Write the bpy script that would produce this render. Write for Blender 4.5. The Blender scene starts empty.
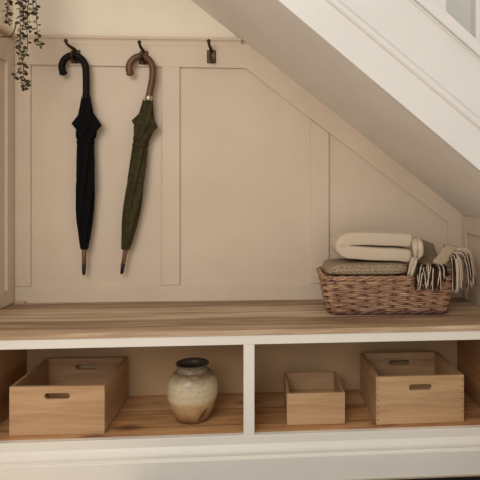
import bpy, bmesh, math, random
from mathutils import Vector, Matrix, noise
random.seed(7)
sc = bpy.context.scene
COL = sc.collection
PI = math.pi

# ------------------------------------------------------------------ camera
F, CX, CY = 560.0, 289.0, 187.0          # focal length and principal point, pixels of a 480 frame
PSI = 0.06                               # the camera is turned a little to the right of the wall's normal
CAM = Vector((0.0, -2.25, 0.93))
cd = bpy.data.cameras.new('camera'); cam = bpy.data.objects.new('camera', cd); COL.objects.link(cam)
cd.sensor_width = 36.0; cd.lens = 36.0 * F / 480.0
cd.shift_x = -(CX - 240) / 480.0; cd.shift_y = -(240 - CY) / 480.0
cam.location = CAM; cam.rotation_euler = (PI / 2, 0, -PSI)
cd.clip_start = 0.02
sc.camera = cam
CS, SN = math.cos(PSI), math.sin(PSI)

def ray(px, py):
    a = (px - CX) / F; b = (CY - py) / F
    return Vector((a * CS + SN, -a * SN + CS, b))
def at(px, py, Y=0.0):                   # point of the plane y = Y seen at a place of the photograph
    d = ray(px, py); return CAM + d * ((Y - CAM.y) / d.y)
def atz(px, py, Z):                      # point of the plane z = Z
    d = ray(px, py); return CAM + d * ((Z - CAM.z) / d.z)

# ------------------------------------------------------------------ materials
def lin(c):
    r = []
    for v in c[:3]:
        v = v / 255.0
        r.append(v / 12.92 if v <= 0.04045 else ((v + 0.055) / 1.055) ** 2.4)
    return (*r, 1.0)

class NT:
    def __init__(s, name, rough=0.6, metal=0.0, spec=0.4):
        s.m = bpy.data.materials.new(name); s.m.use_nodes = True
        s.t = s.m.node_tree; s.b = s.t.nodes['Principled BSDF']
        s.b.inputs['Roughness'].default_value = rough; s.b.inputs['Metallic'].default_value = metal
        s.b.inputs['Specular IOR Level'].default_value = spec
        s.co = s.n('ShaderNodeTexCoord').outputs['Object']
    def n(s, k, **kw):
        nd = s.t.nodes.new(k)
        for a, v in kw.items(): setattr(nd, a, v)
        return nd
    def l(s, a, b): s.t.links.new(a, b)
    def map(s, scale, rot=(0, 0, 0), loc=(0, 0, 0), src=None):
        m = s.n('ShaderNodeMapping'); s.l(src or s.co, m.inputs['Vector'])
        m.inputs['Scale'].default_value = scale; m.inputs['Rotation'].default_value = rot; m.inputs['Location'].default_value = loc
        return m.outputs['Vector']
    def noise(s, vec, scale=1.0, detail=4, rough=0.55, dist=0.0):
        n = s.n('ShaderNodeTexNoise'); s.l(vec, n.inputs['Vector'])
        n.inputs['Scale'].default_value = scale; n.inputs['Detail'].default_value = detail
        n.inputs['Roughness'].default_value = rough; n.inputs['Distortion'].default_value = dist
        return n.outputs['Fac']
    def ramp(s, fac, stops):
        r = s.n('ShaderNodeValToRGB'); s.l(fac, r.inputs['Fac'])
        e = r.color_ramp.elements
        while len(e) < len(stops): e.new(0.5)
        for i, (p, c) in enumerate(stops):
            e[i].position = p; e[i].color = lin(c) if len(c) == 3 else c
        return r.outputs['Color']
    def math(s, op, a, b=None):
        m = s.n('ShaderNodeMath', operation=op)
        for i, v in enumerate((a, b)):
            if v is None: continue
            if isinstance(v, (int, float)): m.inputs[i].default_value = v
            else: s.l(v, m.inputs[i])
        return m.outputs[0]
    def mix(s, fac, a, b, mode='MIX'):
        m = s.n('ShaderNodeMix', data_type='RGBA', blend_type=mode)
        for i, v in ((0, fac), (6, a), (7, b)):
            if isinstance(v, (int, float)): m.inputs[i].default_value = v
            elif isinstance(v, tuple): m.inputs[i].default_value = lin(v) if len(v) == 3 else v
            else: s.l(v, m.inputs[i])
        return m.outputs[2]
    def sep(s):
        x = s.n('ShaderNodeSeparateXYZ'); s.l(s.co, x.inputs[0]); return x.outputs
    def col(s, c):
        if isinstance(c, tuple): s.b.inputs['Base Color'].default_value = lin(c)
        else: s.l(c, s.b.inputs['Base Color'])
        return s
    def bump(s, h, strength=0.2, dist=0.002):
        b = s.n('ShaderNodeBump'); b.inputs['Strength'].default_value = strength; b.inputs['Distance'].default_value = dist
        s.l(h, b.inputs['Height']); s.l(b.outputs['Normal'], s.b.inputs['Normal']); return s

def paint(name, c, rough=0.55, var=5):
    t = NT(name, rough, spec=0.3)
    f = t.noise(t.map((3, 3, 3)), 1.0, 5)
    lo = tuple(max(0, v - var) for v in c); hi = tuple(min(255, v + var) for v in c)
    t.col(t.ramp(f, [(0.3, lo), (0.7, hi)]))
    t.bump(t.noise(t.map((160, 160, 160)), 1.0, 3), 0.06, 0.001)
    return t.m

def wood(name, dark, mid, light, axis=0, grain=26.0, board=None, board_axis=1, knots=0.0, rough=0.5, off=0.0, bvar=0.35, boff=0.0):
    t = NT(name, rough, spec=0.3)
    sc_ = [grain] * 3; sc_[axis] = 2.2
    f1 = t.noise(t.map(tuple(sc_), loc=(off, off, off)), 1.0, 6, 0.6, 0.6)
    sc2 = [grain * 5] * 3; sc2[axis] = 4.0
    f2 = t.noise(t.map(tuple(sc2)), 1.0, 4, 0.6)
    f = t.math('ADD', t.math('MULTIPLY', f1, 0.75), t.math('MULTIPLY', f2, 0.25))
    if board:
        o = t.math('ADD', t.sep()[board_axis], boff)
        k = t.math('FLOOR', t.math('DIVIDE', o, board))
        w = t.n('ShaderNodeTexWhiteNoise', noise_dimensions='1D'); t.l(k, w.inputs['W'])
        f = t.math('ADD', f, t.math('MULTIPLY', t.math('SUBTRACT', w.outputs['Value'], 0.5), bvar))
    c = t.ramp(f, [(0.34, dark), (0.5, mid), (0.66, light)])
    if board:
        fr = t.math('FRACT', t.math('DIVIDE', o, board))
        seam = t.math('LESS_THAN', t.math('ABSOLUTE', t.math('SUBTRACT', fr, 0.5)), 0.485)
        c = t.mix(t.math('SUBTRACT', 1.0, seam), c, tuple(int(v * 0.62) for v in dark))
    if knots:
        ks = [9.0] * 3; ks[axis] = 4.5
        v = t.n('ShaderNodeTexVoronoi'); t.l(t.map(tuple(ks), loc=(off + 3.3, 1.7, 0.4)), v.inputs['Vector'])
        v.inputs['Scale'].default_value = 1.0
        kf = t.ramp(v.outputs['Distance'], [(0.0, (1, 1, 1, 1)), (knots * 0.5, (0.8, 0.8, 0.8, 1)), (knots, (0, 0, 0, 1))])
        c = t.mix(kf, c, tuple(int(v * 0.6) for v in dark))
    t.col(c); t.bump(f2, 0.08, 0.001)
    return t.m

def plain(name, c, rough=0.6, metal=0.0, spec=0.4, var=8, scale=30):
    t = NT(name, rough, metal, spec)
    f = t.noise(t.map((scale,) * 3), 1.0, 4)
    t.col(t.ramp(f, [(0.3, tuple(max(0, v - var) for v in c)), (0.7, tuple(min(255, v + var) for v in c))]))
    return t.m

def fabric(name, c1, c2, scale=220, rough=0.9, bump=0.4, sheen=0.12):
    t = NT(name, rough, spec=0.15)
    t.b.inputs['Sheen Weight'].default_value = sheen
    f = t.noise(t.map((scale,) * 3), 1.0, 2)
    t.col(t.ramp(f, [(0.35, c1), (0.65, c2)])); t.bump(f, bump, 0.002)
    return t.m

def herringbone(name, c1, c2):
    t = NT(name, 0.95, spec=0.1)
    xyz = t.sep()
    u = t.math('ADD', xyz[0], t.math('MULTIPLY', xyz[1], 0.3)); v = t.math('ADD', xyz[2], t.math('MULTIPLY', xyz[1], 0.8))
    n = t.noise(t.map((230, 230, 420)), 1.0, 2)
    w = t.math('PINGPONG', t.math('ADD', t.math('MULTIPLY', v, 150.0), t.math('MULTIPLY', t.math('PINGPONG', t.math('MULTIPLY', u, 110.0), 1.0), 0.8)), 1.0)
    f = t.math('ADD', t.math('MULTIPLY', w, 0.14), t.math('MULTIPLY', n, 0.92))
    t.col(t.ramp(f, [(0.42, c1), (0.68, c2)])); t.bump(f, 0.5, 0.003)
    return t.m

M = {}
M['wall_panel'] = paint('warm_taupe_paint', (211, 192, 169), 0.5)
M['wall_upper'] = paint('cream_plaster', (237, 225, 204), 0.8)
M['wall_grey'] = paint('pale_grey_paint', (236, 237, 232), 0.8)
M['white'] = paint('white_gloss_paint', (234, 228, 217), 0.35, 3)
M['stair_white'] = paint('off_white_stair_paint', (224, 220, 214), 0.45, 3)
M['soffit'] = paint('off_white_plaster', (234, 228, 220), 0.7, 4)
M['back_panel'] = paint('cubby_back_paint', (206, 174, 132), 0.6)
M['floor'] = wood('pale_bounce_floorboards', (216, 196, 170), (228, 212, 190), (238, 224, 204), 0, 14, board=0.14, rough=0.5)  # mostly unseen floor; pale tone made up to bounce light onto the stair soffit
M['mat'] = fabric('black_mat', (14, 12, 12), (22, 20, 19), 200, 0.95, 0.5, 0.0)
M['oak'] = wood('limed_oak', (130, 104, 80), (176, 146, 116), (208, 184, 156), 0, 34, board=0.098, rough=0.5, bvar=0.22, boff=0.04)
M['shelf_wood'] = wood('honey_pine', (154, 108, 68), (198, 150, 103), (216, 174, 128), 0, 16, board=0.135, knots=0.3, rough=0.45, bvar=0.14, boff=0.05)
M['side_wood'] = wood('brown_pine', (140, 98, 62), (168, 122, 80), (186, 142, 98), 1, 18, rough=0.5)
M['crate_a'] = wood('light_pine_crate', (166, 128, 92), (190, 152, 113), (206, 172, 134), 0, 30, rough=0.55, off=1.0)
M['crate_side'] = wood('light_pine_crate_side', (152, 114, 78), (174, 135, 96), (190, 153, 114), 1, 28, rough=0.55, off=4.0)
M['crate_base'] = wood('light_pine_base', (180, 138, 94), (200, 158, 112), (212, 172, 128), 1, 18, rough=0.6)
M['endgrain'] = plain('dark_end_grain', (120, 86, 54), 0.7)
M['black_cloth'] = fabric('black_nylon', (9, 8, 9), (14, 13, 14), 120, 0.9, 0.1, 0.0)
M['black_gloss'] = plain('black_lacquer', (15, 12, 11), 0.55, spec=0.15, var=4)
M['green_cloth'] = fabric('olive_green_nylon', (50, 45, 25), (68, 61, 35), 60, 0.75, 0.1, 0.0)
M['handle_wood'] = wood('brown_malacca', (66, 42, 26), (94, 62, 40), (118, 84, 58), 2, 40, rough=0.4)
M['tip_wood'] = plain('brown_tip_wood', (112, 76, 54), 0.5)
M['black_tip'] = plain('black_tip_cap', (22, 20, 20), 0.5, var=3)
M['bronze'] = plain('aged_bronze', (74, 54, 36), 0.42, 0.75, var=12, scale=90)
M['collar'] = plain('nickel_collar', (190, 176, 160), 0.3, 0.9)
M['wicker'] = NT('red_brown_willow', 0.55, spec=0.35)
_t = M['wicker']; _f = _t.noise(_t.map((35, 35, 120)), 1.0, 4)
_t.col(_t.ramp(_f, [(0.3, (122, 86, 64)), (0.5, (166, 126, 98)), (0.72, (200, 164, 132))])); M['wicker'] = _t.m
M['wicker_dark'] = plain('dark_willow', (104, 70, 56), 0.6, var=18, scale=60)
M['cream'] = fabric('cream_wool', (196, 179, 155), (207, 191, 168), 260, 0.95, 0.15)
M['speckle'] = herringbone('speckled_herringbone_wool', (112, 94, 72), (190, 170, 142))
M['taupe'] = fabric('taupe_wool', (112, 96, 74), (132, 114, 90), 200, 0.95, 0.4)
M['band'] = fabric('pale_hem_wool', (190, 172, 142), (204, 187, 158), 220, 0.95, 0.3)
M['fr_dark'] = plain('dark_brown_yarn', (54, 39, 32), 0.95, spec=0.1)
M['fr_pale'] = plain('cream_yarn', (206, 188, 165), 0.95, spec=0.1)
M['leaf'] = plain('olive_leaf', (58, 47, 24), 0.6, var=14, scale=70)
M['leaf_pale'] = plain('pale_leaf', (176, 160, 116), 0.55, var=14, scale=70)
M['stem'] = plain('brown_stem', (64, 48, 26), 0.7)
M['pot'] = plain('terracotta', (150, 96, 66), 0.8)
M['cord'] = plain('jute_cord', (168, 140, 100), 0.9)

def jar_material():
    t = NT('mottled_stoneware', 0.32, spec=0.5)
    z = t.sep()[2]
    n = t.noise(t.map((22, 22, 34)), 1.0, 6, 0.65)
    n2 = t.noise(t.map((9, 9, 160)), 1.0, 3)
    h = t.math('ADD', t.math('DIVIDE', z, 0.19), t.math('MULTIPLY', t.math('SUBTRACT', n, 0.5), 0.34))
    h = t.math('ADD', h, t.math('MULTIPLY', t.math('SUBTRACT', n2, 0.5), 0.10))
    c = t.ramp(h, [(0.02, (112, 80, 54)), (0.16, (160, 122, 84)), (0.34, (190, 158, 116)), (0.42, (206, 188, 154)), (0.66, (194, 178, 146)),
                   (0.80, (150, 130, 102)), (0.87, (112, 90, 66)), (0.93, (140, 126, 104)), (1.0, (74, 64, 54))])
    sp = t.noise(t.map((120, 120, 120)), 1.0, 2)
    c = t.mix(t.ramp(sp, [(0.62, (0, 0, 0, 1)), (0.72, (0.7, 0.7, 0.7, 1))]), c, (104, 82, 60))
    # a burnt lick of dark glaze low on one side
    mp = t.map((1 / 0.012, 1 / 0.2, 1 / 0.026), rot=(0, 0.6, 0), loc=(0, 0, 0), src=None)
    vm = t.n('ShaderNodeVectorMath', operation='SUBTRACT'); t.l(t.co, vm.inputs[0]); vm.inputs[1].default_value = (0.038, -0.06, 0.032)
    rot = t.n('ShaderNodeVectorRotate', rotation_type='Y_AXIS'); t.l(vm.outputs[0], rot.inputs['Vector']); rot.inputs['Angle'].default_value = -0.6
    sx = t.n('ShaderNodeSeparateXYZ'); t.l(rot.outputs[0], sx.inputs[0])
    d = t.math('ADD', t.math('POWER', t.math('DIVIDE', sx.outputs[0], 0.0065), 2.0), t.math('POWER', t.math('DIVIDE', sx.outputs[2], 0.024), 2.0))
    d = t.math('ADD', d, t.math('MULTIPLY', t.math('SUBTRACT', n, 0.5), 2.2))
    front = t.math('LESS_THAN', t.sep()[1], 0.0)
    k = t.math('MULTIPLY', t.math('LESS_THAN', d, 1.0), front)
    c = t.mix(t.math('MULTIPLY', k, 0.85), c, (84, 56, 36))
    t.col(c); t.bump(t.math('ADD', n2, sp), 0.25, 0.002)
    return t.m
M['jar'] = jar_material()
M['jar_in'] = plain('dark_stoneware_lip', (74, 62, 52), 0.4)

# ------------------------------------------------------------------ mesh helpers
def box(bm, x0, x1, y0, y1, z0, z1, bev=0.0, seg=2):
    vs = [bm.verts.new((x, y, z)) for x in (x0, x1) for y in (y0, y1) for z in (z0, z1)]
    fs = [bm.faces.new([vs[i] for i in q]) for q in ((0, 1, 3, 2), (4, 6, 7, 5), (0, 4, 5, 1), (2, 3, 7, 6), (0, 2, 6, 4), (1, 5, 7, 3))]
    if bev:
        es = list({e for f in fs for e in f.edges})
        bmesh.ops.bevel(bm, geom=es, offset=bev, segments=seg, affect='EDGES', profile=0.5)

def prism(bm, poly, d, bev=0.0):
    """poly: list of Vectors (planar loop); d: Vector extrusion."""
    a = [bm.verts.new(p) for p in poly]; b = [bm.verts.new(Vector(p) + d) for p in poly]
    fs = [bm.faces.new(a), bm.faces.new(b[::-1])]
    n = len(a)
    for i in range(n): fs.append(bm.faces.new((a[i], b[i], b[(i + 1) % n], a[(i + 1) % n])))
    if bev:
        es = [e for e in fs[1].edges]
        bmesh.ops.bevel(bm, geom=es, offset=bev, segments=2, affect='EDGES', profile=0.5)

def smooth_path(pts, k=6):
    P = [Vector(p) for p in pts]; out = []
    for i in range(len(P) - 1):
        p0 = P[max(0, i - 1)]; p1 = P[i]; p2 = P[i + 1]; p3 = P[min(len(P) - 1, i + 2)]
        for j in range(k):
            t = j / k
            out.append(0.5 * ((2 * p1) + (p2 - p0) * t + (2 * p0 - 5 * p1 + 4 * p2 - p3) * t * t + (3 * p1 - p0 - 3 * p2 + p3) * t ** 3))
    out.append(P[-1]); return out

def tube(bm, pts, r, n=10, closed=False, caps=True):
    P = [Vector(p) for p in pts]; m = len(P)
    rs = r if isinstance(r, (list, tuple)) else [r] * m
    rings = []; prev = None
    for i, p in enumerate(P):
        if closed: tg = P[(i + 1) % m] - P[i - 1]
        else: tg = P[min(m - 1, i + 1)] - P[max(0, i - 1)]
        tg.normalize()
        if prev is None:
            up = Vector((0, 0, 1)) if abs(tg.z) < 0.9 else Vector((1, 0, 0))
            u = tg.cross(up).normalized()
        else:
            u = (prev - tg * prev.dot(tg)).normalized()
        prev = u; v = tg.cross(u)
        rings.append([bm.verts.new(p + (u * math.cos(2 * PI * k / n) + v * math.sin(2 * PI * k / n)) * rs[i]) for k in range(n)])
    for i in range(m if closed else m - 1):
        a, b = rings[i], rings[(i + 1) % m]
        for k in range(n): bm.faces.new((a[k], a[(k + 1) % n], b[(k + 1) % n], b[k]))
    if caps and not closed:
        for ring, p, q, rr in ((rings[0], P[0], P[0] - P[1], rs[0]), (rings[-1], P[-1], P[-1] - P[-2], rs[-1])):
            c = bm.verts.new(p + q.normalized() * rr * 0.5)
            for k in range(n): bm.faces.new((ring[k], ring[(k + 1) % n], c))

def lathe(bm, prof, n=64, c=(0, 0, 0)):
    c = Vector(c); rings = []
    for r, z in prof:
        if r < 1e-6: rings.append([bm.verts.new(c + Vector((0, 0, z)))])
        else: rings.append([bm.verts.new(c + Vector((r * math.cos(2 * PI * k / n), r * math.sin(2 * PI * k / n), z))) for k in range(n)])
    for a, b in zip(rings, rings[1:]):
        for k in range(n):
            q = [a[k % len(a)], a[(k + 1) % len(a)], b[(k + 1) % len(b)], b[k % len(b)]]
            q = list(dict.fromkeys(q))
            if len(q) > 2: bm.faces.new(q)

def obj(name, bm, mat, parent=None, smooth=False, world=False):
    """one mesh object; with world=True its points are given in world space and moved under the parent's own place."""
    if world and parent is not None:
        inv = (Matrix.Translation(parent.location) @ parent.rotation_euler.to_matrix().to_4x4()).inverted()
        if parent.parent:
            p = parent.parent
            inv = inv @ (Matrix.Translation(p.location) @ p.rotation_euler.to_matrix().to_4x4()).inverted()
        bmesh.ops.transform(bm, matrix=inv, verts=bm.verts)
    bmesh.ops.recalc_face_normals(bm, faces=bm.faces)
    me = bpy.data.meshes.new(name); bm.to_mesh(me); bm.free()
    o = bpy.data.objects.new(name, me); COL.objects.link(o)
    for m in (mat if isinstance(mat, list) else [mat]): me.materials.append(m)
    if smooth:
        for p in me.polygons: p.use_smooth = True
    if parent is not None: o.parent = parent
    return o

def thing(name, label, cat, loc=(0, 0, 0), rz=0.0, group=None):
    o = bpy.data.objects.new(name, None); COL.objects.link(o); o.empty_display_size = 0.05
    o.location = loc; o.rotation_euler = (0, 0, rz)
    o['label'] = label; o['category'] = cat
    if group: o['group'] = group
    return o
def struct(name, bm, mat):
    o = obj(name, bm, mat); o['kind'] = 'structure'; return o
def nb(): return bmesh.new()

# ------------------------------------------------------------------ the room
XL = at(13, 250).x; XR = at(462.5, 250).x
ZT = CAM.z - (299.2 - CY) / F * ((at(250, 299) - CAM).dot(Vector((SN, CS, 0))))   # top of the bench
ROOM_Z = 2.4
LW = 0.06                                    # the left wall leans a little out of square
b = nb(); box(b, XL - 0.3, XR + 1.2, 0.0, 0.1, 0, ROOM_Z); struct('wall_back', b, M['wall_upper'])
b = nb(); box(b, XL - 1.6, XR + 1.6, -3.4, 0.1, -0.05, 0.0); struct('floor', b, M['floor'])
b = nb(); box(b, XL - 1.6, XR + 1.6, -3.4, 0.1, ROOM_Z, ROOM_Z + 0.05); struct('ceiling', b, M['white'])
def lwx(Y): return XL + LW * Y               # left wall's face (Y is negative)
b = nb(); prism(b, [Vector((lwx(0), 0, 0)), Vector((lwx(-0.8), -0.8, 0)), Vector((lwx(-0.8) - 0.1, -0.8, 0)), Vector((lwx(0) - 0.1, 0, 0))], Vector((0, 0, ROOM_Z)))
struct('wall_left', b, M['wall_upper'])

# panelling of the back wall: a field board with raised stiles and rails, below the cap
SL0, SL1 = at(241, 40), at(463, 215.5)       # where the underside of the stair meets the wall
slope = (SL1.z - SL0.z) / (SL1.x - SL0.x)
def soff_z(x): return SL0.z + slope * (x - SL0.x)
zcap = at(140, 39.5).z
def xs_at_z(z): return SL0.x + (z - SL0.z) / slope
b = nb()
prism(b, [Vector((XL, 0, 0)), Vector((XR, 0, 0)), Vector((XR, 0, soff_z(XR) + 0.005)), Vector((xs_at_z(zcap), 0, zcap)), Vector((XL, 0, zcap))], Vector((0, -0.006, 0)))
struct('trim_1', b, M['wall_panel'])
TN = [1]
def trim(poly, y=-0.006, t=0.011, bev=0.003):
    TN[0] += 1
    b = nb(); prism(b, [Vector((p.x, y, p.z)) for p in poly], Vector((0, -t, 0)), bev)
    return struct('trim_%d' % TN[0], b, M['wall_panel'])
def W(px, py): return at(px, py, -0.012)
zrail = W(140, 66.3).z; zbot = W(140, 285.5).z
def rect(x0, x1, z0, z1): return [Vector((x0, 0, z0)), Vector((x1, 0, z0)), Vector((x1, 0, z1)), Vector((x0, 0, z1))]
X = lambda px: W(px, 200).x
xd0, xd1 = W(246, 67), W(311, 119)
dz = 0.002
tri0, tri1 = W(329, 133), W(448, 221.5)
dl = (tri1.z - tri0.z) / (tri1.x - tri0.x)
trim([Vector((XL, 0, zcap - 0.015)), Vector((XL, 0, zrail)), Vector((xd0.x, 0, zrail)), Vector((W(310.5, 119).x, 0, W(310.5, 119).z)), Vector((tri0.x, 0, tri0.z)), Vector((tri1.x, 0, tri1.z)), Vector((tri1.x, 0, zbot)), Vector((XR, 0, zbot)),
      Vector((XR, 0, soff_z(XR) + 0.01)), Vector((xs_at_z(zcap - 0.015) + 0.004, 0, zcap - 0.015))])                                                         # raking rail
trim(rect(XL, X(31), zbot, zrail - 0.0005)); trim(rect(X(162), X(180), zbot, zrail - 0.0005))
trim([Vector((X(310.5), 0, zbot)), Vector((X(329), 0, zbot)), Vector((X(329), 0, tri0.z - 0.001)), Vector((X(310.5), 0, W(310.5, 119).z - 0.001))])
trim(rect(XL, XR, ZT - 0.06, zbot - 0.0005))
# cap of the panelling
xc = xs_at_z(zcap) - 0.004
b = nb()
pr = [(0.0, zcap + 0.006), (-0.024, zcap + 0.006), (-0.027, zcap + 0.002), (-0.027, zcap - 0.003), (-0.021, zcap - 0.008), (-0.0185, zcap - 0.015), (-0.0185, zcap - 0.026), (0.0, zcap - 0.026)]
prism(b, [Vector((XL, y, z)) for y, z in pr], Vector((xc - XL, 0, 0))); struct('trim_20', b, M['wall_panel'])

# panelling of the left wall
def lpanel(name, y0, y1, z0, z1, t=0.011):
    b = nb()
    v = [Vector((lwx(y0), y0, z0)), Vector((lwx(y1), y1, z0)), Vector((lwx(y1), y1, z1)), Vector((lwx(y0), y0, z1))]
    prism(b, v, Vector((t, 0, 0)), 0.003); struct(name, b, M['wall_panel'])
lpanel('trim_21', -0.001, -0.79, ZT - 0.06, zcap, 0.005)
lpanel('trim_22', -0.022, -0.075, ZT, zcap - 0.02, 0.016); lpanel('trim_23', -0.0755, -0.79, zrail, zcap - 0.02, 0.016)
lpanel('trim_24', -0.0755, -0.79, ZT, zbot, 0.016); lpanel('trim_25', -0.022, -0.79, zcap - 0.008, zcap + 0.006, 0.03)

# short right wall below the stair, with a rail under the soffit
b = nb(); box(b, XR, XR + 0.06, -0.66, -0.0005, 0, soff_z(XR)); struct('wall_right', b, M['wall_panel'])
zr = at(471, 233.3, -0.06).z
b = nb(); box(b, XR - 0.01, XR - 0.0005, -0.60, -0.06, zr, soff_z(XR) - 0.002, 0.002); struct('trim_30', b, M['wall_panel'])
b = nb(); box(b, XR - 0.01, XR - 0.0005, -0.06, -0.018, ZT, soff_z(XR) - 0.002, 0.002); struct('trim_31', b, M['wall_panel'])

# ------------------------------------------------------------------ staircase
YS0, YSK = -0.735, 0.02
def front_pt(px, py):                         # on the face of the stair, which runs nearly parallel to the wall
    d = ray(px, py); t = (YS0 - CAM.y) / (d.y - YSK * d.x); return CAM + d * t
stair = thing('staircase', 'white painted closed staircase sloping down to the right over the bench', 'staircase', (SL0.x, -0.35, SL0.z))
A0, A1 = front_pt(278, 0), front_pt(480, 170.5)
def ext(a, b_, x): k = (x - a.x) / (b_.x - a.x); return a + (b_ - a) * k
xhi, xlo = XL + 0.10, XR + 0.62
def lineF(px0, py0, px1, py1): a, c = front_pt(px0, py0), front_pt(px1, py1); return lambda x: ext(a, c, x)
L0 = lambda x: ext(A0, A1, x)
xhi = max(xhi, A0.x + (2.15 - A0.z) / ((A1.z - A0.z) / (A1.x - A0.x)))
L1 = lineF(360, 25, 470, 117.5); L2 = lineF(414, 0, 480, 57); L3 = lineF(434, 0, 480, 43)
# underside
b = nb()
N = 14
rows = []
for i in range(N + 1):
    x = xhi + (xlo - xhi) * i / N
    w = Vector((x, -0.0005, soff_z(x))); f = L0(x)
    rows.append([b.verts.new(w), b.verts.new(f + Vector((0, 0.004, 0.0))), b.verts.new(f + Vector((0, 0.004, 0.12))), b.verts.new(w + Vector((0, 0, 0.12)))])
for r0, r1 in zip(rows, rows[1:]):
    for k in range(4): b.faces.new((r0[k], r1[k], r1[(k + 1) % 4], r0[(k + 1) % 4]))
b.faces.new(rows[0]); b.faces.new(rows[-1][::-1])
obj('soffit', b, M['soffit'], stair, world=True)
def strip(name, la, lb, y0, y1, mat, bev=0.0):
    b = nb()
    p = [la(xhi), la(xlo), lb(xlo), lb(xhi)]
    prism(b, [v + Vector((0, y1, 0)) for v in p], Vector((0, y0 - y1, 0)), bev)
    return obj(name, b, mat, stair, world=True)
up = lambda L, d: (lambda x: L(x) + Vector((0, 0, d)))
strip('apron_board', L0, L1, 0.0, 0.024, M['stair_white'], 0.0015)
strip('stringer', up(L1, 0.0005), up(L2, 0.012), -0.004, 0.03, M['stair_white'])
# bead covering the joint
b = nb(); pts = [L1(xhi + (xlo - xhi) * i / 20) + Vector((0, -0.001, 0.004)) for i in range(21)]
tube(b, pts, 0.0125, 16); obj('bead_moulding', b, M['stair_white'], stair, True, True)
strip('capping_rail', up(L2, -0.001), up(L3, -0.015), -0.022, 0.05, M['stair_white'], 0.006)
strip('cove_moulding', up(L2, -0.016), up(L2, 0.0), -0.012, 0.02, M['stair_white'], 0.004)
sl3 = (A1.z - A0.z) / (A1.x - A0.x)
for px in (391.5, 438.5, 481.5, 520, 556):
    c = front_pt(px, 30); x0 = c.x - 0.019; x1 = c.x + 0.019
    zb = L3(x0).z + 0.001; b = nb()
    y = L3(c.x).y + 0.012
    v = [Vector((x0, y - 0.019, L3(x0).z - 0.02)), Vector((x1, y - 0.019, L3(x1).z - 0.02)), Vector((x1, y - 0.019, 2.1)), Vector((x0, y - 0.019, 2.1))]
    prism(b, v, Vector((0, 0.038, 0)), 0.002); obj('baluster', b, M['stair_white'], stair, world=True)
# treads and risers behind the string
b = nb()
run, rise = 0.235, 0.235 * abs(slope)
x = xhi + 0.03; n = 0
while x < xlo - run:
    zt = soff_z(x + run) + 0.235
    y_in = L0(x + run).y + 0.034
    box(b, x, x + run + 0.02, y_in, -0.012, zt - 0.03, zt); box(b, x, x + 0.018, y_in, -0.012, zt, zt + rise - 0.03); x += run
obj('treads', b, M['side_wood'], stair, world=True)
# grey wall over the stair
b = nb()
x0, x1 = SL0.x + 0.02, XR + 1.1
prism(b, [Vector((x0, -0.0002, soff_z(x0) + 0.13)), Vector((x1, -0.0002, max(0.1, soff_z(x1) + 0.13))), Vector((x1, -0.0002, ROOM_Z - 0.002)), Vector((x0, -0.0002, ROOM_Z - 0.002))], Vector((0, -0.006, 0)))
struct('wall_stairwell', b, M['wall_grey'])

# ------------------------------------------------------------------ bench
BETA = 0.016
P0 = atz(250, 329.6, ZT)
ux, uy = Vector((math.cos(BETA), math.sin(BETA), 0)), Vector((-math.sin(BETA), math.cos(BETA), 0))
def fr(px, py):                               # bench front plane -> bench-local (x, z)
    d = ray(px, py); t = (P0 - CAM).dot(uy) / d.dot(uy); p = CAM + d * t
    return (p - P0).dot(ux), p.z
def loc(p): q = Vector(p) - P0; return Vector((q.dot(ux), q.dot(uy), p[2]))
def glob(x, y, z): r = P0 + ux * x + uy * y; return Vector((r.x, r.y, z))
BASE = (P0.x, P0.y, 0)
bench = thing('bench_cabinet', 'white painted built-in bench with two open cubbies under the stair', 'bench', BASE, BETA)
Z_WB = fr(250, 335.0)[1]; Z_RB = fr(250, 344.6)[1]; Z_SH = fr(250, 435.3)[1]
xa = loc((lwx(-0.5) + 0.002, P0.y, 0)).x; xb = loc((XR - 0.002, P0.y, 0)).x
xL, xR = fr(-21, 390)[0], fr(500, 390)[0]
xd_0, xd_1 = fr(243.5, 390)[0], fr(254.5, 390)[0]
DB = 0.372                                    # cubby depth
FT = 0.022
# face frame: one joined frame of rails and stiles
b = nb(); box(b, xa, xb, 0, FT, Z_RB, Z_WB, 0.0015); obj('top_rail', b, M['white'], bench)
b = nb(); box(b, xa, xb, 0, FT, fr(250, 444)[1], Z_SH, 0.0015); obj('bottom_rail', b, M['white'], bench)
b = nb(); box(b, xd_0, xd_1, 0.0005, DB, Z_SH, Z_RB, 0.0015); obj('divider', b, M['white'], bench)
b = nb(); box(b, xa, xL, 0.0005, FT, Z_SH, Z_RB, 0.0015); obj('stile', b, M['white'], bench)
b = nb(); box(b, xR, xb, 0.0005, FT, Z_SH, Z_RB, 0.0015); obj('stile', b, M['white'], bench)
b = nb(); box(b, xL - 0.014, xL, FT + 0.0005, DB, Z_SH, Z_RB); obj('side_panel', b, M['side_wood'], bench)
b = nb(); box(b, xR, xR + 0.014, FT + 0.0005, DB, Z_SH, Z_RB); obj('side_panel', b, M['side_wood'], bench)
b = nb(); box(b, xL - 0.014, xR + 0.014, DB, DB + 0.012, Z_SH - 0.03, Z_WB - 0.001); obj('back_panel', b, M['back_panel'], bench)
b = nb(); box(b, xL - 0.014, xR + 0.014, FT + 0.0005, DB - 0.0005, Z_SH - 0.022, Z_SH - 0.0005); obj('shelf', b, M['shelf_wood'], bench)
b = nb(); box(b, xL, xR, FT + 0.001, DB, Z_RB + 0.012, Z_WB - 0.0015); obj('carcass_top', b, M['side_wood'], bench)
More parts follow.
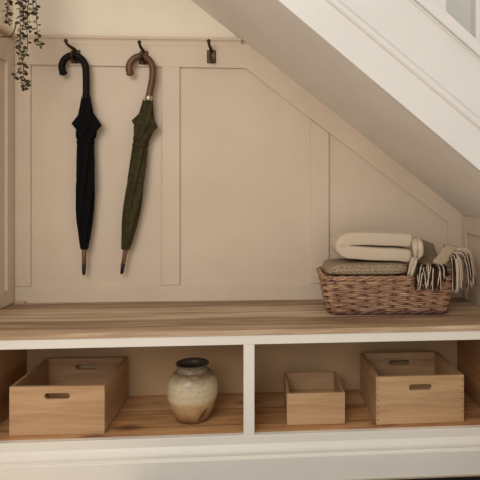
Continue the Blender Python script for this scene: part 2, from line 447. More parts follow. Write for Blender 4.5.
# plinth with its moulded top
z1, z2, z3, z4 = fr(250, 444.5)[1], fr(250, 446.5)[1], fr(250, 453.5)[1], fr(250, 455.5)[1]
b = nb()
pr = [(0.02, z1 + 0.002), (-0.001, z1 + 0.002), (-0.002, z1), (-0.006, z2), (-0.011, z2 - 0.006), (-0.0135, z2 - 0.012), (-0.0135, z3 + 0.003), (-0.011, z3), (-0.011, z3 - 0.002), (-0.0185, z4 + 0.001), (-0.02, z4 - 0.002), (-0.02, 0.006), (-0.018, 0.002), (0.02, 0.002)]
prism(b, [Vector((xa, y, z)) for y, z in pr], Vector((xb - xa, 0, 0))); obj('plinth', b, M['white'], bench)

mat_ = thing('floor_mat', 'black mat lying on the floor at the foot of the bench', 'mat', (P0.x + 0.1, P0.y - 0.42, 0), BETA)
b = nb(); box(b, -0.45, 0.75, 0.0, 0.385, 0.0005, 0.010, 0.003); obj('pile', b, M['mat'], mat_)
# worktop: its back follows the wall, its front follows the frame
top = thing('bench_worktop', 'pale oak plank worktop lying on the white bench', 'worktop', (P0.x, P0.y, ZT), BETA)
b = nb()
yb = -0.019
fl, frr = glob(xa, -0.004, 0), glob(xb, -0.004, 0)
poly = [Vector((fl.x, fl.y, Z_WB + 0.0003)), Vector((frr.x, frr.y, Z_WB + 0.0003)), Vector((XR - 0.013, yb, Z_WB + 0.0003)), Vector((lwx(yb) + 0.019, yb, Z_WB + 0.0003))]
prism(b, poly, Vector((0, 0, ZT - Z_WB - 0.0003)), 0.002)
obj('board', b, M['oak'], top, world=True)
# small bead of timber fillet at the back left corner
b = nb(); c0 = at(13.5, 299.5, -0.03)
box(b, lwx(-0.03) + 0.020, at(25, 299, -0.03).x, -0.036, -0.0195, ZT + 0.0003, ZT + 0.007, 0.001)
obj('corner_fillet', b, M['oak'], top, world=True)

# ------------------------------------------------------------------ wooden boxes
def slot_panel(bm, w, h, t, sw, sh, cz):
    """panel in xz, thickness along y from 0 to t, with a rounded slot."""
    n = 40; inner = []
    r = sh / 2
    for k in range(n):
        a = 2 * PI * (k + 0.5) / n
        ca, sa = math.cos(a), math.sin(a)
        x = (sw / 2 - r) * (1 if ca > 0 else -1) + r * ca; z = r * sa
        inner.append((x, z + cz))
    outer = []
    for x, z in inner:
        dx, dz_ = x * 1.0, (z - cz) * 2.6
        s = []
        if dx: s.append((w / 2 if dx > 0 else -w / 2) / dx)
        if dz_: s.append(((h - cz) if dz_ > 0 else -cz) / dz_)
        q = min(v for v in s if v > 0); outer.append([dx * q, cz + dz_ * q])
    for cx, cz2 in ((-w / 2, 0), (w / 2, 0), (w / 2, h), (-w / 2, h)):
        i = min(range(n), key=lambda k: (outer[k][0] - cx) ** 2 + (outer[k][1] - cz2) ** 2); outer[i] = [cx, cz2]
    R = []
    for y in (0, t):
        R.append(([bm.verts.new((x, y, z)) for x, z in inner], [bm.verts.new((x, y, z)) for x, z in outer]))
    for k in range(n):
        j = (k + 1) % n
        bm.faces.new((R[0][0][k], R[0][0][j], R[0][1][j], R[0][1][k])); bm.faces.new((R[1][0][k], R[1][1][k], R[1][1][j], R[1][0][j]))
        bm.faces.new((R[0][0][k], R[1][0][k], R[1][0][j], R[0][0][j])); bm.faces.new((R[0][1][k], R[0][1][j], R[1][1][j], R[1][1][k]))

def crate(name, label, fl_px, fr_px, h, depth, rz, slot=None, pins=False, t=0.011, group='wooden boxes in the bench cubbies'):
    a, c = atz(*fl_px, Z_SH), atz(*fr_px, Z_SH)
    ang = math.atan2(c.y - a.y, c.x - a.x) if rz is None else rz
    w = (c - a).length; mid = (a + c) / 2
    o = thing(name, label, 'box', (mid.x, mid.y, Z_SH + 0.0005), ang, group)
    for nm, y in (('front_panel', 0.0), ('back_panel', depth - t)):
        b = nb()
        if slot: slot_panel(b, w, h, t, *slot)
        else: box(b, -w / 2, w / 2, 0, t, 0, h, 0.001)
        bmesh.ops.translate(b, vec=(0, y, 0), verts=b.verts)
        p = obj(nm, b, M['crate_a'], o)
        if pins and nm == 'front_panel':
            for s in (-1, 1):
                for k in range(7):
                    z = h * (0.1 + 0.8 * k / 6); b = nb()
                    box(b, s * (w / 2 - 0.006) - 0.0022, s * (w / 2 - 0.006) + 0.0022, -0.0004, 0.001, z - 0.002, z + 0.002)
                    obj('joint_pin', b, M['endgrain'], p)
    for s in (-1, 1):
        b = nb(); x0, x1 = (-w / 2, -w / 2 + t) if s < 0 else (w / 2 - t, w / 2)
        box(b, x0, x1, t, depth - t, 0, h, 0.0008); obj('side_panel', b, M['crate_side'], o)
    b = nb(); box(b, -w / 2 + t, w / 2 - t, t, depth - t, 0.004, 0.012); obj('base', b, M['crate_base'], o)
    return o
crate('storage_crate', 'long pine crate with slot handle, standing beside the stoneware jar in the left cubby', (9.3, 435.8), (104.5, 434.2), 0.153, 0.30, None, (0.080, 0.0195, 0.122))
crate('storage_crate', 'pine crate with slot handle and pegged corners, in the right cubby beside the small box', (376.4, 425.0), (463.9, 422.2), 0.157, 0.272, None, (0.078, 0.020, 0.120), True)
crate('storage_box', 'small open pine box without handles, nearest the white divider in the right cubby', (287.0, 425.4), (345.0, 424.0), 0.103, 0.215, None, None, False, 0.009)

# ------------------------------------------------------------------ stoneware jar
jc = atz(192.5, 418.6, Z_SH)
jar = thing('stoneware_jar', 'round mottled cream and brown stoneware jar with dark mouth, in the left cubby', 'jar', (jc.x, jc.y, Z_SH + 0.0005))
s = (jc - CAM).dot(Vector((SN, CS, 0))) / F
H = 0.188
prof = [(0, 0.0), (13.8 * s, 0.0), (15.5 * s, 0.004), (18.5 * s, 0.020), (21.5 * s, 0.044), (24.2 * s, 0.080), (25.0 * s, 0.104), (24.4 * s, 0.126), (22.4 * s, 0.144), (18.8 * s, 0.1575), (15.6 * s, 0.1645),
        (14.7 * s, 0.170), (14.9 * s, 0.176), (16.2 * s, 0.184), (16.6 * s, 0.1875)]
pp = [Vector((r, 0, z)) for r, z in prof]
sm = smooth_path(pp[2:], 4)
prof = [(p.x, p.z) for p in pp[:2]] + [(p.x + (0.0008 * math.sin(p.z * 800) if 0.01 < p.z < 0.165 else 0), p.z) for p in sm]
b = nb(); lathe(b, prof, 72); obj('body', b, M['jar'], jar, True)
b = nb()
lathe(b, [(16.6 * s, 0.1875), (16.3 * s, 0.1895), (15.6 * s, 0.189), (14.2 * s, 0.184), (12.9 * s, 0.172), (14.0 * s, 0.163), (18.0 * s, 0.150), (22.2 * s, 0.12), (22.8 * s, 0.10), (17 * s, 0.02), (0, 0.01)], 72)
obj('mouth', b, M['jar_in'], jar, True)

# ------------------------------------------------------------------ coat hooks
HY = -0.0173
def hook(px, label, py=56.8, lean=-0.006):
    p = at(px, py, HY)
    o = thing('coat_hook', label, 'hook', (p.x, HY - 0.0003, p.z), 0, 'coat hooks on the top rail')
    b = nb(); box(b, -0.0175, 0.0175, -0.005, 0, -0.026, 0.026, 0.003); obj('backplate', b, M['bronze'], o)
    b = nb(); pts = smooth_path([(0, -0.004, 0.019), (0.1 * lean, -0.018, 0.0265), (0.5 * lean, -0.036, 0.030), (0.85 * lean, -0.050, 0.036), (lean, -0.058, 0.046)], 5)
    tube(b, pts, [0.0066 - 0.0014 * i / len(pts) for i in range(len(pts))], 10)
    bmesh.ops.create_uvsphere(b, u_segments=14, v_segments=10, radius=0.0078, matrix=Matrix.Translation((lean, -0.058, 0.047)))
    obj('upper_prong', b, M['bronze'], o, True)
    b = nb(); pts = smooth_path([(0, -0.004, -0.020), (0, -0.012, -0.0240), (0, -0.022, -0.0220), (0, -0.031, -0.0195), (0, -0.043, -0.0170), (0, -0.054, -0.007)], 5)
    tube(b, pts, 0.0046, 10)
    bmesh.ops.create_uvsphere(b, u_segments=14, v_segments=10, radius=0.0058, matrix=Matrix.Translation((0, -0.0565, -0.002)))
    obj('lower_hook', b, M['bronze'], o, True)
    return o
hook(76, 'bronze coat hook holding the black umbrella', 56.8, -0.020); hook(144, 'bronze coat hook holding the green umbrella', 58.0); hook(211.5, 'bronze coat hook with nothing on it, nearest the stair')

# ------------------------------------------------------------------ umbrellas
UY = HY - 0.030
def umbrella(label, crook, rings, tip, mats, collar_px, crook_r):
    """crook: pixel path of the handle; rings: (cx, py, half width px, fold depth); tip: pixel ends of the ferrule."""
    g = lambda px, py, Y=UY: at(px, py, Y)
    top_p = g(*crook[len(crook) // 2])
    o = thing('umbrella', label, 'umbrella', tuple(g(rings[0][0], rings[0][1])), 0, 'umbrellas on the coat hooks')
    S = (top_p - CAM).dot(Vector((SN, CS, 0))) / F
    b = nb(); P = smooth_path([g(*q) for q in crook], 6)
    tube(b, P, [crook_r * S * (1.12 if i < 2 else 1.0) for i in range(len(P))], 14); obj('handle', b, mats['handle'], o, True, True)
    b = nb(); a, c = g(*collar_px[0]), g(*collar_px[1]); tube(b, [a, a.lerp(c, 0.1), a.lerp(c, 0.9), c], [3.0 * S, 3.7 * S, 3.7 * S, 3.0 * S], 14); obj('collar', b, mats['collar'], o, True, True)
    b = nb(); n = 96
    C = [Vector((q[0], q[1], 0)) for q in rings]
    fine = smooth_path([(q[0], q[1], q[2]) for q in rings], 6); amp = smooth_path([(q[3], q[1], 0) for q in rings], 6)
    R = []
    for i, (f, am) in enumerate(zip(fine, amp)):
        c = g(f.x, f.y); r = f.z * S * 1.06; tt = i / len(fine); ring = []
        for k in range(n):
            th = 2 * PI * k / n
            ph = 3 * (th + 3.4 * tt) + 0.4
            saw = (ph / PI) % 1.0                                   # overlapping folds wound round the stick
            rr = r * (1 - am.x * (1 - (saw ** 0.7)) * (2.0 if am.x < 0.3 else 1.0)) + 0.0012 * noise.noise(Vector((th * 2, tt * 20, 3)))
            ring.append(b.verts.new(c + Vector((rr * math.cos(th), rr * math.sin(th) * 0.72, 0))))
        R.append(ring)
    for a, c in zip(R, R[1:]):
        for k in range(n): b.faces.new((a[k], a[(k + 1) % n], c[(k + 1) % n], c[k]))
    b.faces.new(R[0]); b.faces.new(R[-1][::-1])
    obj('canopy', b, mats['cloth'], o, True, True)
    # loose cloth points between the rib ends
    fx, fy, fw = [(q[0], q[1], q[2]) for q in rings if q[3] > 0.4][0]
    b = nb()
    for k, (sx, dy) in enumerate(mats['flaps']):
        base_c = g(fx + 0.45 * sx, fy - 10, UY - 0.012 * (k % 2)); low = g(fx + 0.35 * sx, fy + 13, UY - 0.012); out = g(fx + sx, fy + dy, UY - 0.016); mid_ = g(fx + 0.1 * sx, fy + 2, UY - 0.026)
        for A, B_, Cc in ((base_c, out, mid_), (out, low, mid_), (low, base_c, mid_)):
            vs = [b.verts.new(v) for v in (A, B_, Cc)]; b.faces.new(vs)
        vs = [b.verts.new(v + Vector((0, 0.010, 0))) for v in (base_c, low, out)]; b.faces.new(vs)
    bmesh.ops.remove_doubles(b, verts=b.verts, dist=1e-5)
    obj('cloth_flaps', b, mats['cloth'], o, False, True)
    # strap
    q = [r for r in rings if r[3] == 0.21][0]; b = nb(); c = g(q[0], q[1])
    pts = [c + Vector((q[2] * S * 1.05 * math.cos(t), q[2] * S * 0.80 * math.sin(t), 0.003 * math.sin(t))) for t in [2 * PI * k / 32 for k in range(32)]]
    for dz in (-0.004, -0.001, 0.002): tube(b, [p + Vector((0, 0, dz)) for p in pts], 0.0022, 6, True)
    obj('strap', b, mats['cloth'], o, True, True)
    for k in range(8):
        th = 2 * PI * (k + 0.3) / 8; c = g(rings[0][0], rings[0][1]); rr = rings[0][2] * S * 0.9
        p = c + Vector((rr * math.cos(th), rr * math.sin(th) * 0.72, 0)); b = nb()
        tube(b, [p - Vector((0, 0, 0.004)), p + Vector((0, 0, 0.008))], [0.0022, 0.0014], 8); obj('rib_tip', b, mats['collar'], o, True, True)
    b = nb(); a, c = g(*tip[0]), g(*tip[1]); m_ = a.lerp(c, 0.62)
    tube(b, [a, m_], [2.4 * S, 2.0 * S], 12); f = obj('ferrule', b, mats['tip'], o, True, True)
    b = nb(); tube(b, [m_, c], [2.2 * S, 1.6 * S], 12); obj('tip_cap', b, M['black_tip'], f, True, True)
    return o
umbrella('black folded umbrella with a black crook handle, hanging from the hook nearest the plant',
         [(63.3, 74), (61.9, 66), (65.5, 58.5), (73.5, 55), (81, 58.5), (85.3, 66), (86.2, 78), (86.2, 99)],
         [(86, 99, 4.8, 0.12), (86, 106, 6.0, 0.15), (86, 114, 7.2, 0.2), (86.3, 123, 9.8, 0.42), (86.5, 129, 11.0, 0.45), (86, 136, 9.8, 0.35), (85.5, 142, 7.9, 0.21), (85.5, 160, 8.6, 0.2), (85.5, 182, 9.5, 0.2), (85.2, 201, 9.0, 0.2), (84.7, 222, 7.4, 0.18), (84.4, 246, 4.4, 0.15), (84.3, 249.5, 3.2, 0.1)],
         ((84.3, 248), (83.8, 274.5)), {'handle': M['black_gloss'], 'cloth': M['black_cloth'], 'collar': M['black_gloss'], 'tip': M['tip_wood'], 'flaps': [(-15, 0.5), (15, 2)]},
         ((86.2, 94), (86.1, 99.5)), 3.4)
umbrella('olive green folded umbrella with a brown wooden crook handle, hanging aslant from the middle hook',
         [(130.4, 74.5), (129, 67), (132.5, 60), (140, 56.3), (147.5, 58.5), (152.3, 66), (152.6, 77), (150.3, 90), (148.8, 97)],
         [(147.8, 100.5, 5.2, 0.12), (147, 108, 6.4, 0.15), (146.3, 114, 7.2, 0.2), (145.0, 123.5, 9.4, 0.42), (144.0, 130, 10.5, 0.45), (142.1, 137.5, 8.6, 0.35), (140.4, 144.5, 7.2, 0.21), (138.3, 162, 7.8, 0.2), (135.5, 183, 8.6, 0.2), (132.7, 204, 8.9, 0.2), (129.2, 227, 7.0, 0.18), (126.0, 247, 4.6, 0.15), (125.6, 249.5, 3.2, 0.1)],
         ((125.8, 248), (121.6, 273.5)), {'handle': M['handle_wood'], 'cloth': M['green_cloth'], 'collar': M['collar'], 'tip': M['tip_wood'], 'flaps': [(-13.5, -3), (12.5, 3)]},
         ((149.2, 95.5), (148.0, 101)), 3.4)

# ------------------------------------------------------------------ trailing plant
PY = -0.26
pc = at(14, -75, PY)
plant = thing('hanging_plant', 'trailing plant with small olive leaves hanging in the top left corner', 'plant', (pc.x, PY, pc.z))
b = nb(); lathe(b, [(0, 0), (0.045, 0), (0.062, 0.09), (0.066, 0.092), (0.066, 0.105), (0.060, 0.105), (0.058, 0.092), (0, 0.088)], 40); obj('pot', b, M['pot'], plant, True)
b = nb()
for k in range(3):
    a = 2 * PI * k / 3 + 0.4
    tube(b, [(0.067 * math.cos(a), 0.067 * math.sin(a), 0.098), (0.004 * math.cos(a), 0.004 * math.sin(a), 0.34)], 0.0016, 6)
tube(b, [(0, 0, 0.33), (0, 0, ROOM_Z - pc.z - 0.002)], 0.002, 6)
obj('hanger', b, M['cord'], plant, True)
def leaf(bm, p, d, size, roll, mi):
    d = d.normalized(); side = d.cross(Vector((0, -1, 0.2)))
    if side.length < 1e-3: side = Vector((1, 0, 0))
    side.normalize(); nrm = side.cross(d)
    side = side * math.cos(roll) + nrm * math.sin(roll); nrm = side.cross(d)
    L = [(0, 0), (0.25, 0.30), (0.55, 0.38), (0.82, 0.24), (1, 0)]
    mid = [bm.verts.new(p + d * size * t + nrm * (-0.10 * size * math.sin(t * PI))) for t, _ in L]
    for sgn in (1, -1):
        ed = [bm.verts.new(p + d * size * t + side * (sgn * w * size) + nrm * (0.06 * size)) for t, w in L[1:-1]]
        q = [(mid[0], ed[0], mid[1]), (mid[1], ed[0], ed[1], mid[2]), (mid[2], ed[1], ed[2], mid[3]), (mid[3], ed[2], mid[4])]
        for f in q: bm.faces.new(f).material_index = mi
vines = [([(6, -62), (7, -30), (8, -5), (7, 12), (9, 26)], 20, 0.0), ([(16, -64), (18, -40), (20, -10), (20, 20), (21, 45), (22, 60), (24, 78), (26, 90)], 60, -0.02),
         ([(22, -64), (26, -35), (29, -5), (27, 15), (29, 32)], 26, 0.01), ([(26, -62), (33, -30), (36, 0), (37, 20), (38, 38), (40, 47)], 30, 0.0), ([(18, -64), (22, -30), (23, 0), (24, 20), (20, 38), (19, 56)], 34, 0.02),
         ([(10, -62), (11, -30), (11, -8), (8, 10), (5, 22)], 18, -0.01), ([(20, -66), (28, -45), (31, -20), (33, 5), (31, 14)], 22, -0.015), ([(15, -64), (19, -30), (22, 5), (28, 40), (22, 64), (14, 78)], 22, 0.025)]
for path, nl, dy in vines:
    P = smooth_path([at(px, py, PY + dy) for px, py in path], 6)
    P = [p + Vector((0.003 * noise.noise(p * 40), 0.004 * noise.noise(p * 37 + Vector((5, 0, 0))), 0)) for p in P]
    b = nb(); tube(b, P, 0.0012, 6); v = obj('vine', b, M['stem'], plant, True, True)
    b = nb()
    for k in range(nl):
        t = (k + 0.5) / nl * (len(P) - 1); i = min(int(t), len(P) - 2); p = P[i].lerp(P[i + 1], t - i)
        s_ = 1 if k % 2 else -1
        d = Vector((s_ * random.uniform(0.5, 1.0), random.uniform(-0.8, 0.5), random.uniform(-0.6, 0.25)))
        leaf(b, p, d, random.uniform(0.013, 0.021), random.uniform(-1.1, 1.1), 1 if random.random() < 0.2 else 0)
    obj('foliage', b, [M['leaf'], M['leaf_pale']], v, True, True)
# one bare woody shoot out to the left
b = nb(); tube(b, smooth_path([at(16, 24, PY), at(14, 31, PY), at(11, 36, PY), at(5, 36.8, PY), at(-6, 37, PY)], 5), 0.0022, 8); obj('bare_shoot', b, M['stem'], plant, True, True)

# ------------------------------------------------------------------ wicker basket
bl, br = atz(331.5, 314.0, ZT), atz(450.5, 316.2, ZT)
bw = (br - bl).length; bang = -0.02
bd = 0.205
bc = (bl + br) / 2 + Vector((0, bd / 2 + 0.004, 0))
BH = 0.129; TP = 0.038                        # height and outward lean
basket = thing('wicker_basket', 'rectangular reddish brown wicker basket full of blankets on the bench', 'basket', (bc.x, bc.y, ZT + 0.0008), bang)
def perim(u, z, off=0.0):
    k = z / BH; hx = bw / 2 + 0.027 * k + off; hy = bd / 2 + TP * 0.55 * k + off; r = 0.035
    sx, sy = hx - r, hy - r
    segs = [2 * sx, PI * r / 2, 2 * sy, PI * r / 2] * 2; tot = sum(segs); s = (u % 1.0) * tot
    cor = [(sx, -sy, -PI / 2), (sx, sy, 0), (-sx, sy, PI / 2), (-sx, -sy, PI)]
    st = [(-sx, -hy, 1, 0), (hx, -sy, 0, 1), (sx, hy, -1, 0), (-hx, sy, 0, -1)]
    for i in range(8):
        if s <= segs[i] or i == 7:
            if i % 2 == 0:
                x, y, dx, dy = st[i // 2]; return Vector((x + dx * s, y + dy * s, z)), Vector((dy, -dx, 0))
            cx, cy, a0 = cor[i // 2]; a = a0 + s / r
            return Vector((cx + r * math.cos(a), cy + r * math.sin(a), z)), Vector((math.cos(a), math.sin(a), 0))
        s -= segs[i]
NS = 26
b = nb()
for k in range(NS):
    tube(b, [perim(k / NS, z)[0] for z in (0.004, 0.05, 0.1, BH)], 0.0036, 8)
obj('stakes', b, M['wicker_dark'], basket, True)
b = nb(); NR = 10
for r_ in range(NR):
    for h_ in (-1, 1):
        z = 0.019 + (BH - 0.033) * r_ / (NR - 1); pts = []
        for i in range(NS * 6):
            u = i / (NS * 6); ph = PI * (i / 6 + r_)
            p, nrm = perim(u, z); pts.append(p + nrm * (0.0052 * math.cos(ph)) + Vector((0, 0, h_ * (0.0024 + 0.0010 * math.cos(ph)) + 0.0014 * noise.noise(Vector((i * 0.25, r_ * 5.1 + h_, 0))))))
        tube(b, pts, 0.0031, 8, True)
obj('weave', b, M['wicker'], basket, True)
b = nb()
for q in range(3):
    pts = []
    for i in range(NS * 5):
        u = i / (NS * 5); a = 2 * PI * (i / 10 + q / 3); p, nrm = perim(u, BH + 0.002)
        pts.append(p + nrm * 0.005 * math.cos(a) + Vector((0, 0, 0.005 * math.sin(a))))
    tube(b, pts, 0.0046, 8, True)
obj('rim', b, M['wicker'], basket, True)
b = nb()
for q in range(2):
    pts = []
    for i in range(NS * 5):
        u = i / (NS * 5); a = 2 * PI * (i / 10 + q / 2); p, nrm = perim(u, 0.0095)
        pts.append(p + nrm * 0.004 * math.cos(a) + Vector((0, 0, 0.0035 * math.sin(a))))
    tube(b, pts, 0.0052, 8, True)
obj('foot_border', b, M['wicker_dark'], basket, True)
b = nb(); box(b, -bw / 2 + 0.012, bw / 2 - 0.012, -bd / 2 + 0.012, bd / 2 - 0.012, 0.006, 0.014); obj('base', b, M['wicker_dark'], basket)

# ------------------------------------------------------------------ blankets
def sheet(bm, path, th, y0, y1, ny=14, wob=0.002, seed=0, edge=0.55):
    """a thick cloth following a path of (x, z) in the xz plane, run along y with softened ends."""
    P = smooth_path([Vector((x, 0, z)) for x, z in path], 7); n = len(P); rings = []
    for j in range(ny + 1):
        v = j / ny; y = y0 + (y1 - y0) * (0.5 - 0.5 * math.cos(PI * v)) if True else 0
        e = min(v, 1 - v) * 2; k = edge + (1 - edge) * min(1, math.sqrt(min(1, e * 2.2)))
        ring = []
        for side in (1, -1):
            idx = range(n) if side == 1 else range(n - 1, -1, -1)
            for i in idx:
                tg = (P[min(n - 1, i + 1)] - P[max(0, i - 1)]).normalized(); nr = Vector((-tg.z, 0, tg.x))
                tip = min(i, n - 1 - i); kk = k * (0.5 if tip == 0 else 0.85 if tip == 1 else 1.0)
                p = P[i] + nr * side * th / 2 * kk; p.y = y
                w = noise.noise(Vector((p.x * 18 + seed, p.y * 9, p.z * 18)))
                p.z += wob * w; p.y += wob * 2.0 * noise.noise(Vector((p.x * 14, seed + 3, p.z * 25)))
                ring.append(bm.verts.new(p))
        rings.append(ring)
    m = len(rings[0])
    for a, c in zip(rings, rings[1:]):
        for i in range(m): bm.faces.new((a[i], a[(i + 1) % m], c[(i + 1) % m], c[i]))
    for ring in (rings[0], rings[-1]):
        h = m // 2
        for i in range(h - 1): bm.faces.new((ring[i], ring[i + 1], ring[m - 2 - i], ring[m - 1 - i]))

def soft_block(bm, x0, x1, y0, y1, z0, z1, p=5.0, nx=40, nz=28, wob=0.003, seed=0, tilt=0.0, taper=0.0):
    """superellipsoid block of folded cloth."""
    c = Vector(((x0 + x1) / 2, (y0 + y1) / 2, (z0 + z1) / 2)); h = Vector(((x1 - x0) / 2, (y1 - y0) / 2, (z1 - z0) / 2))
    def se(v, e): return math.copysign(abs(v) ** e, v)
    e = 2.0 / p; rows = []
    for i in range(nz + 1):
        ph = -PI / 2 + PI * i / nz; row = []
        for k in range(nx):
            th = 2 * PI * k / nx
            q = Vector((h.x * se(math.cos(ph), e * 1.3) * se(math.cos(th), e), h.y * se(math.cos(ph), e * 1.3) * se(math.sin(th), e), h.z * se(math.sin(ph), e * 1.3)))
            q.x *= 1 - taper * 0.5 * (q.z / h.z + 1) * (1 if q.x < 0 else 0.15)
            v = c + q; w = noise.noise(Vector((v.x * 14 + seed, v.y * 14, v.z * 22)))
            v += Vector((0.4, 0.6, 1.0)) * wob * w; v.z += tilt * q.x
            row.append(bm.verts.new(v))
        rows.append(row)
    for a, d in zip(rows, rows[1:]):
        for k in range(nx): bm.faces.new((a[k], a[(k + 1) % nx], d[(k + 1) % nx], d[k]))
    bm.faces.new(rows[0]); bm.faces.new(rows[-1][::-1])
FY = bc.y - bd / 2 - 0.0                       # front of the basket's foot
yF = FY + 0.010; yB = FY + bd - 0.012
q0, q1 = at(323.0, 270, yF), at(410, 270, yF)
XI0, XI1 = bc.x - (bw / 2 + 0.022) + 0.0135, bc.x + (bw / 2 + 0.020) - 0.020
q0.x = max(q0.x, XI0)
zs_top = at(375, 261.6, yF + 0.006).z - 0.005
specB = thing('folded_blanket', 'brown and cream speckled folded blanket, lowest in the wicker basket', 'blanket', ((q0.x + q1.x) / 2, (yF + yB) / 2, ZT + 0.016), 0, 'blankets in the wicker basket')
b = nb()
xw = q0.x + 0.004
zt_ = BH + ZT + 0.006
soft_block(b, q0.x - 0.014, q1.x, FY - 0.008, yB, zt_ + 0.0025, zs_top, 6.0, 60, 30, 0.0015, 2.0, 0.0, 0.10)
obj('upper_fold', b, M['speckle'], specB, True, True)
b = nb(); soft_block(b, q0.x + 0.026, q1.x - 0.002, yF + 0.010, yB - 0.004, ZT + 0.0165, zt_ + 0.004, 6.0, 56, 30, 0.002, 4.0); obj('lower_fold', b, M['speckle'], specB, True, True)

yC = yF + 0.006
c0 = lambda px, py: at(px, py, yC)
def cz(px, py): v = c0(px, py); return (v.x, v.z)
creamB = thing('folded_blanket', 'cream wool blanket folded over on itself, on top of the speckled one', 'blanket', tuple(c0(375, 261.0)), 0, 'blankets in the wicker basket')
b = nb()
sheet(b, [cz(412.5, 240.8), cz(398, 239.8), cz(375, 239.2), cz(357, 239.3), cz(347, 240.8), cz(342.0, 246.2), cz(347, 251.8), cz(358, 253.2), cz(378, 254.4), cz(398, 255.0), cz(411.5, 256.6)], 0.0485, yC, yB - 0.012, 16, 0.0015, 1.0, 0.7)
obj('fold', b, M['cream'], creamB, True, True)
def ribbon(bm, path, widths, y, seed, fold=0.006, nu=16, thick=0.012):
    P = smooth_path([at(px, py, y + dy) for px, py, dy in path], 6); Wd = smooth_path([Vector((w, 0, 0)) for w in widths], 6)
    R = []
    for i, p in enumerate(P):
        t = i / (len(P) - 1); w = Wd[min(i, len(Wd) - 1)].x; row = []
        for k in range(2 * nu):
            f = k / nu if k < nu else (2 * nu - 1 - k) / nu
            f = f / ((nu - 1) / nu); s_ = f - 0.5
            fl = fold * math.sin(f * 11 + seed + 3 * t) + 0.004 * noise.noise(Vector((f * 4, t * 5, seed)))
            d = (0 if k < nu else thick) - thick * 0.5 * (1 - (2 * s_) ** 2) * (1 if k < nu else -0.4)
            row.append(bm.verts.new(p + Vector((s_ * w, fl + d, 0.3 * fl))))
        R.append(row)
    m = 2 * nu
    for a, c in zip(R, R[1:]):
        for k in range(m): bm.faces.new((a[k], a[(k + 1) % m], c[(k + 1) % m], c[k]))
    for ring in (R[0], R[-1]):
        for k in range(nu - 1): bm.faces.new((ring[k], ring[k + 1], ring[m - 2 - k], ring[m - 1 - k]))
b = nb()
ribbon(b, [(416.5, 238.0, 0.03), (418, 242, 0.0), (418.5, 249, -0.010), (419, 255, -0.004), (417.5, 258.5, 0.01)], [0.016, 0.034, 0.040, 0.036, 0.022], yF - 0.010, 1.0, 0.005)
obj('crumpled_end', b, M['cream'], creamB, True, True)
b = nb()
ribbon(b, [(415.5, 257, 0.012), (414, 263, 0.0), (412.5, 270, -0.006), (411.2, 275, -0.002), (410.5, 277, 0.004)], [0.020, 0.026, 0.028, 0.026, 0.020], yF - 0.012, 2.4, 0.004)
obj('hanging_end', b, M['cream'], creamB, True, True)

# fringed throw heaped at the right end
throw = thing('fringed_throw', 'taupe throw with a pale hem and long fringe spilling over the basket edge', 'blanket', tuple(at(432, 280, yF + 0.08)), 0, 'blankets in the wicker basket')
def patch(bm, corners, nu, nv, bulge, drop=None, seed=0, th=0.010):
    """bilinear cloth patch: corners (back-left, back-right, front-left, front-right)."""
    bl_, br_, fl_, fr_ = corners; G = []; U = []
    for j in range(nv + 1):
        v = j / nv; row = []; und = []
        for i in range(nu + 1):
            u = i / nu
            p = bl_.lerp(br_, u).lerp(fl_.lerp(fr_, u), v)
            p = p + Vector((0, 0, bulge * math.sin(PI * u) ** 0.7 * math.sin(PI * min(1, v * 0.8 + 0.12))))
            p.z += 0.004 * noise.noise(Vector((p.x * 22 + seed, p.y * 22, 0)))
            row.append(bm.verts.new(p)); und.append(bm.verts.new(p - Vector((0, 0, th)) if drop is None else Vector((p.x, p.y, min(p.z - 0.01, drop)))))
        G.append(row); U.append(und)
    for j in range(nv):
        for i in range(nu):
            bm.faces.new((G[j][i], G[j][i + 1], G[j + 1][i + 1], G[j + 1][i])); bm.faces.new((U[j][i], U[j + 1][i], U[j + 1][i + 1], U[j][i + 1]))
    bd_ = [(0, i, 0, i + 1) for i in range(nu)] + [(nv, i + 1, nv, i) for i in range(nu)] + [(j + 1, 0, j, 0) for j in range(nv)] + [(j, nu, j + 1, nu) for j in range(nv)]
    for j, i, j2, i2 in bd_: bm.faces.new((G[j][i], U[j][i], U[j2][i2], G[j2][i2]))
yTf, yTb = yF + 0.016, yB - 0.015
BLc, BRc = at(416, 238.5, yTb), at(449, 243.5, yTb - 0.03); FLc, FRc = at(415, 267, yTf), at(441, 266, yTf)
BRc.x = min(BRc.x, XI1 - 0.004); FRc.x = min(FRc.x, XI1)
b = nb(); patch(b, (BLc, BRc, FLc, FRc), 18, 16, 0.010, ZT + 0.09, 1.0)
obj('cloth', b, M['taupe'], throw, True, True)
zl = 0.006
e0 = at(446.5, 244.2, yTf + 0.085); e1 = at(458, 247.2, yTf + 0.085); e2 = at(433, 260.8, yTf - 0.004); e3 = at(444, 265.5, yTf - 0.004)
b = nb(); patch(b, (e0, e1, e2, e3), 8, 12, 0.003, None, 4.0, 0.009); obj('hem_band', b, M['band'], throw, True, True)
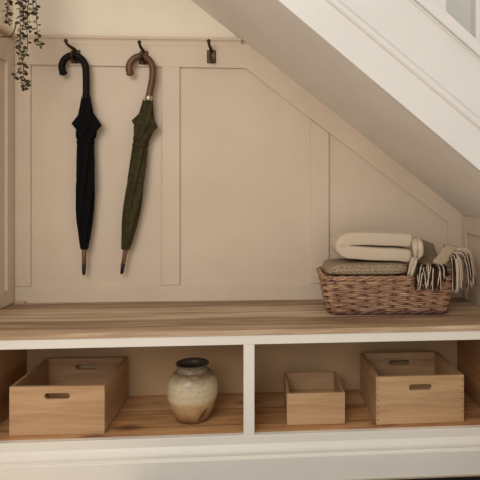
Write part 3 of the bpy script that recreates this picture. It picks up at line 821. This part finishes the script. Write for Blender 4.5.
# right flank of the heap, under the fringe
b = nb(); patch(b, (at(444, 244, yTb - 0.03), at(457, 251, yTb - 0.03), at(440, 264, yTf + 0.004), at(450, 266, yTf + 0.004)), 8, 12, 0.004, None, 7.0); obj('folded_flank', b, M['taupe'], throw, True, True)
def strand(bm, p0, mid, end, r): tube(bm, smooth_path([p0, mid, end], 5), [r] * 5 + [r * 1.05] * 5 + [r * 0.7], 6)
bd1, bp1 = nb(), nb()
yR = at(430, 280, yF).y - 0.048                 # in front of the rim
for k in range(110):
    u = random.random()
    px0 = 419 + 25 * u; py0 = 263.0 + 3.0 * math.sin(u * 3.0) - (2 if 0.3 < u < 0.6 else 0)
    pale = random.random() < 0.2
    y0_ = yTf + random.uniform(-0.006, 0.012)
    spread = (u - 0.5) * 8
    p1 = at(px0 + spread * 0.5 + random.uniform(-2.5, 2.5), py0 + random.uniform(3, 7), yR - random.uniform(0.002, 0.014))
    L = random.uniform(15, 27) * (1.0 if u < 0.75 else 0.75)
    p2 = at(px0 + spread + random.uniform(-3, 3), py0 + L, yR - random.uniform(0.0, 0.012))
    strand(bp1 if pale else bd1, at(px0, py0, y0_), p1, p2, random.uniform(0.0012, 0.0020))
for k in range(110):
    u = random.random()
    st_ = Vector((449, 258, 0)).lerp(Vector((458, 248, 0)), u)
    p0 = at(st_.x - 1, st_.y, yTf + 0.08 * u)
    pale = random.random() < 0.62
    ey = 293 - 9 * u + random.uniform(-10, 3)
    if u < 0.45:
        ex = 453 + 18 * u + random.uniform(-3, 3); ya = yR - random.uniform(0.0, 0.01); yb_ = ya
    else:
        ex = 467 + 13 * (u - 0.45) + random.uniform(-1, 2); ya = yTf + 0.06 * u; yb_ = yTf + 0.05 * u - 0.01
    p1 = at(st_.x + (ex - st_.x) * 0.72, st_.y + 4 + random.uniform(-1.5, 3), ya)
    p2 = at(ex, ey, yb_)
    strand(bp1 if pale else bd1, p0, p1, p2, random.uniform(0.0013, 0.0021))
o = obj('fringe', bd1, M['fr_dark'], throw, True, True); o['label'] = 'dark brown fringe strands'
o = obj('fringe', bp1, M['fr_pale'], throw, True, True); o['label'] = 'cream fringe strands'

# ------------------------------------------------------------------ light
w = bpy.data.worlds.new('World'); sc.world = w; w.use_nodes = True
bg = w.node_tree.nodes['Background']; bg.inputs[0].default_value = (1.0, 0.975, 0.945, 1); bg.inputs[1].default_value = 0.68
def area(name, loc_, target, sx, sy, power, col):
    d = bpy.data.lights.new(name, 'AREA'); d.shape = 'RECTANGLE'; d.size = sx; d.size_y = sy; d.energy = power; d.color = col
    o = bpy.data.objects.new(name, d); COL.objects.link(o); o.location = loc_
    o.rotation_euler = (Vector(target) - Vector(loc_)).to_track_quat('-Z', 'Y').to_euler(); return o
area('window_daylight', (-0.85, -2.7, 1.8), (0.1, 0, 0.4), 1.4, 1.2, 28, (1.0, 0.975, 0.945))
sc.view_settings.view_transform = 'Standard'; sc.view_settings.look = 'None'
sc.view_settings.exposure = -0.04; sc.view_settings.gamma = 1.0; sc.view_settings.use_curve_mapping = False
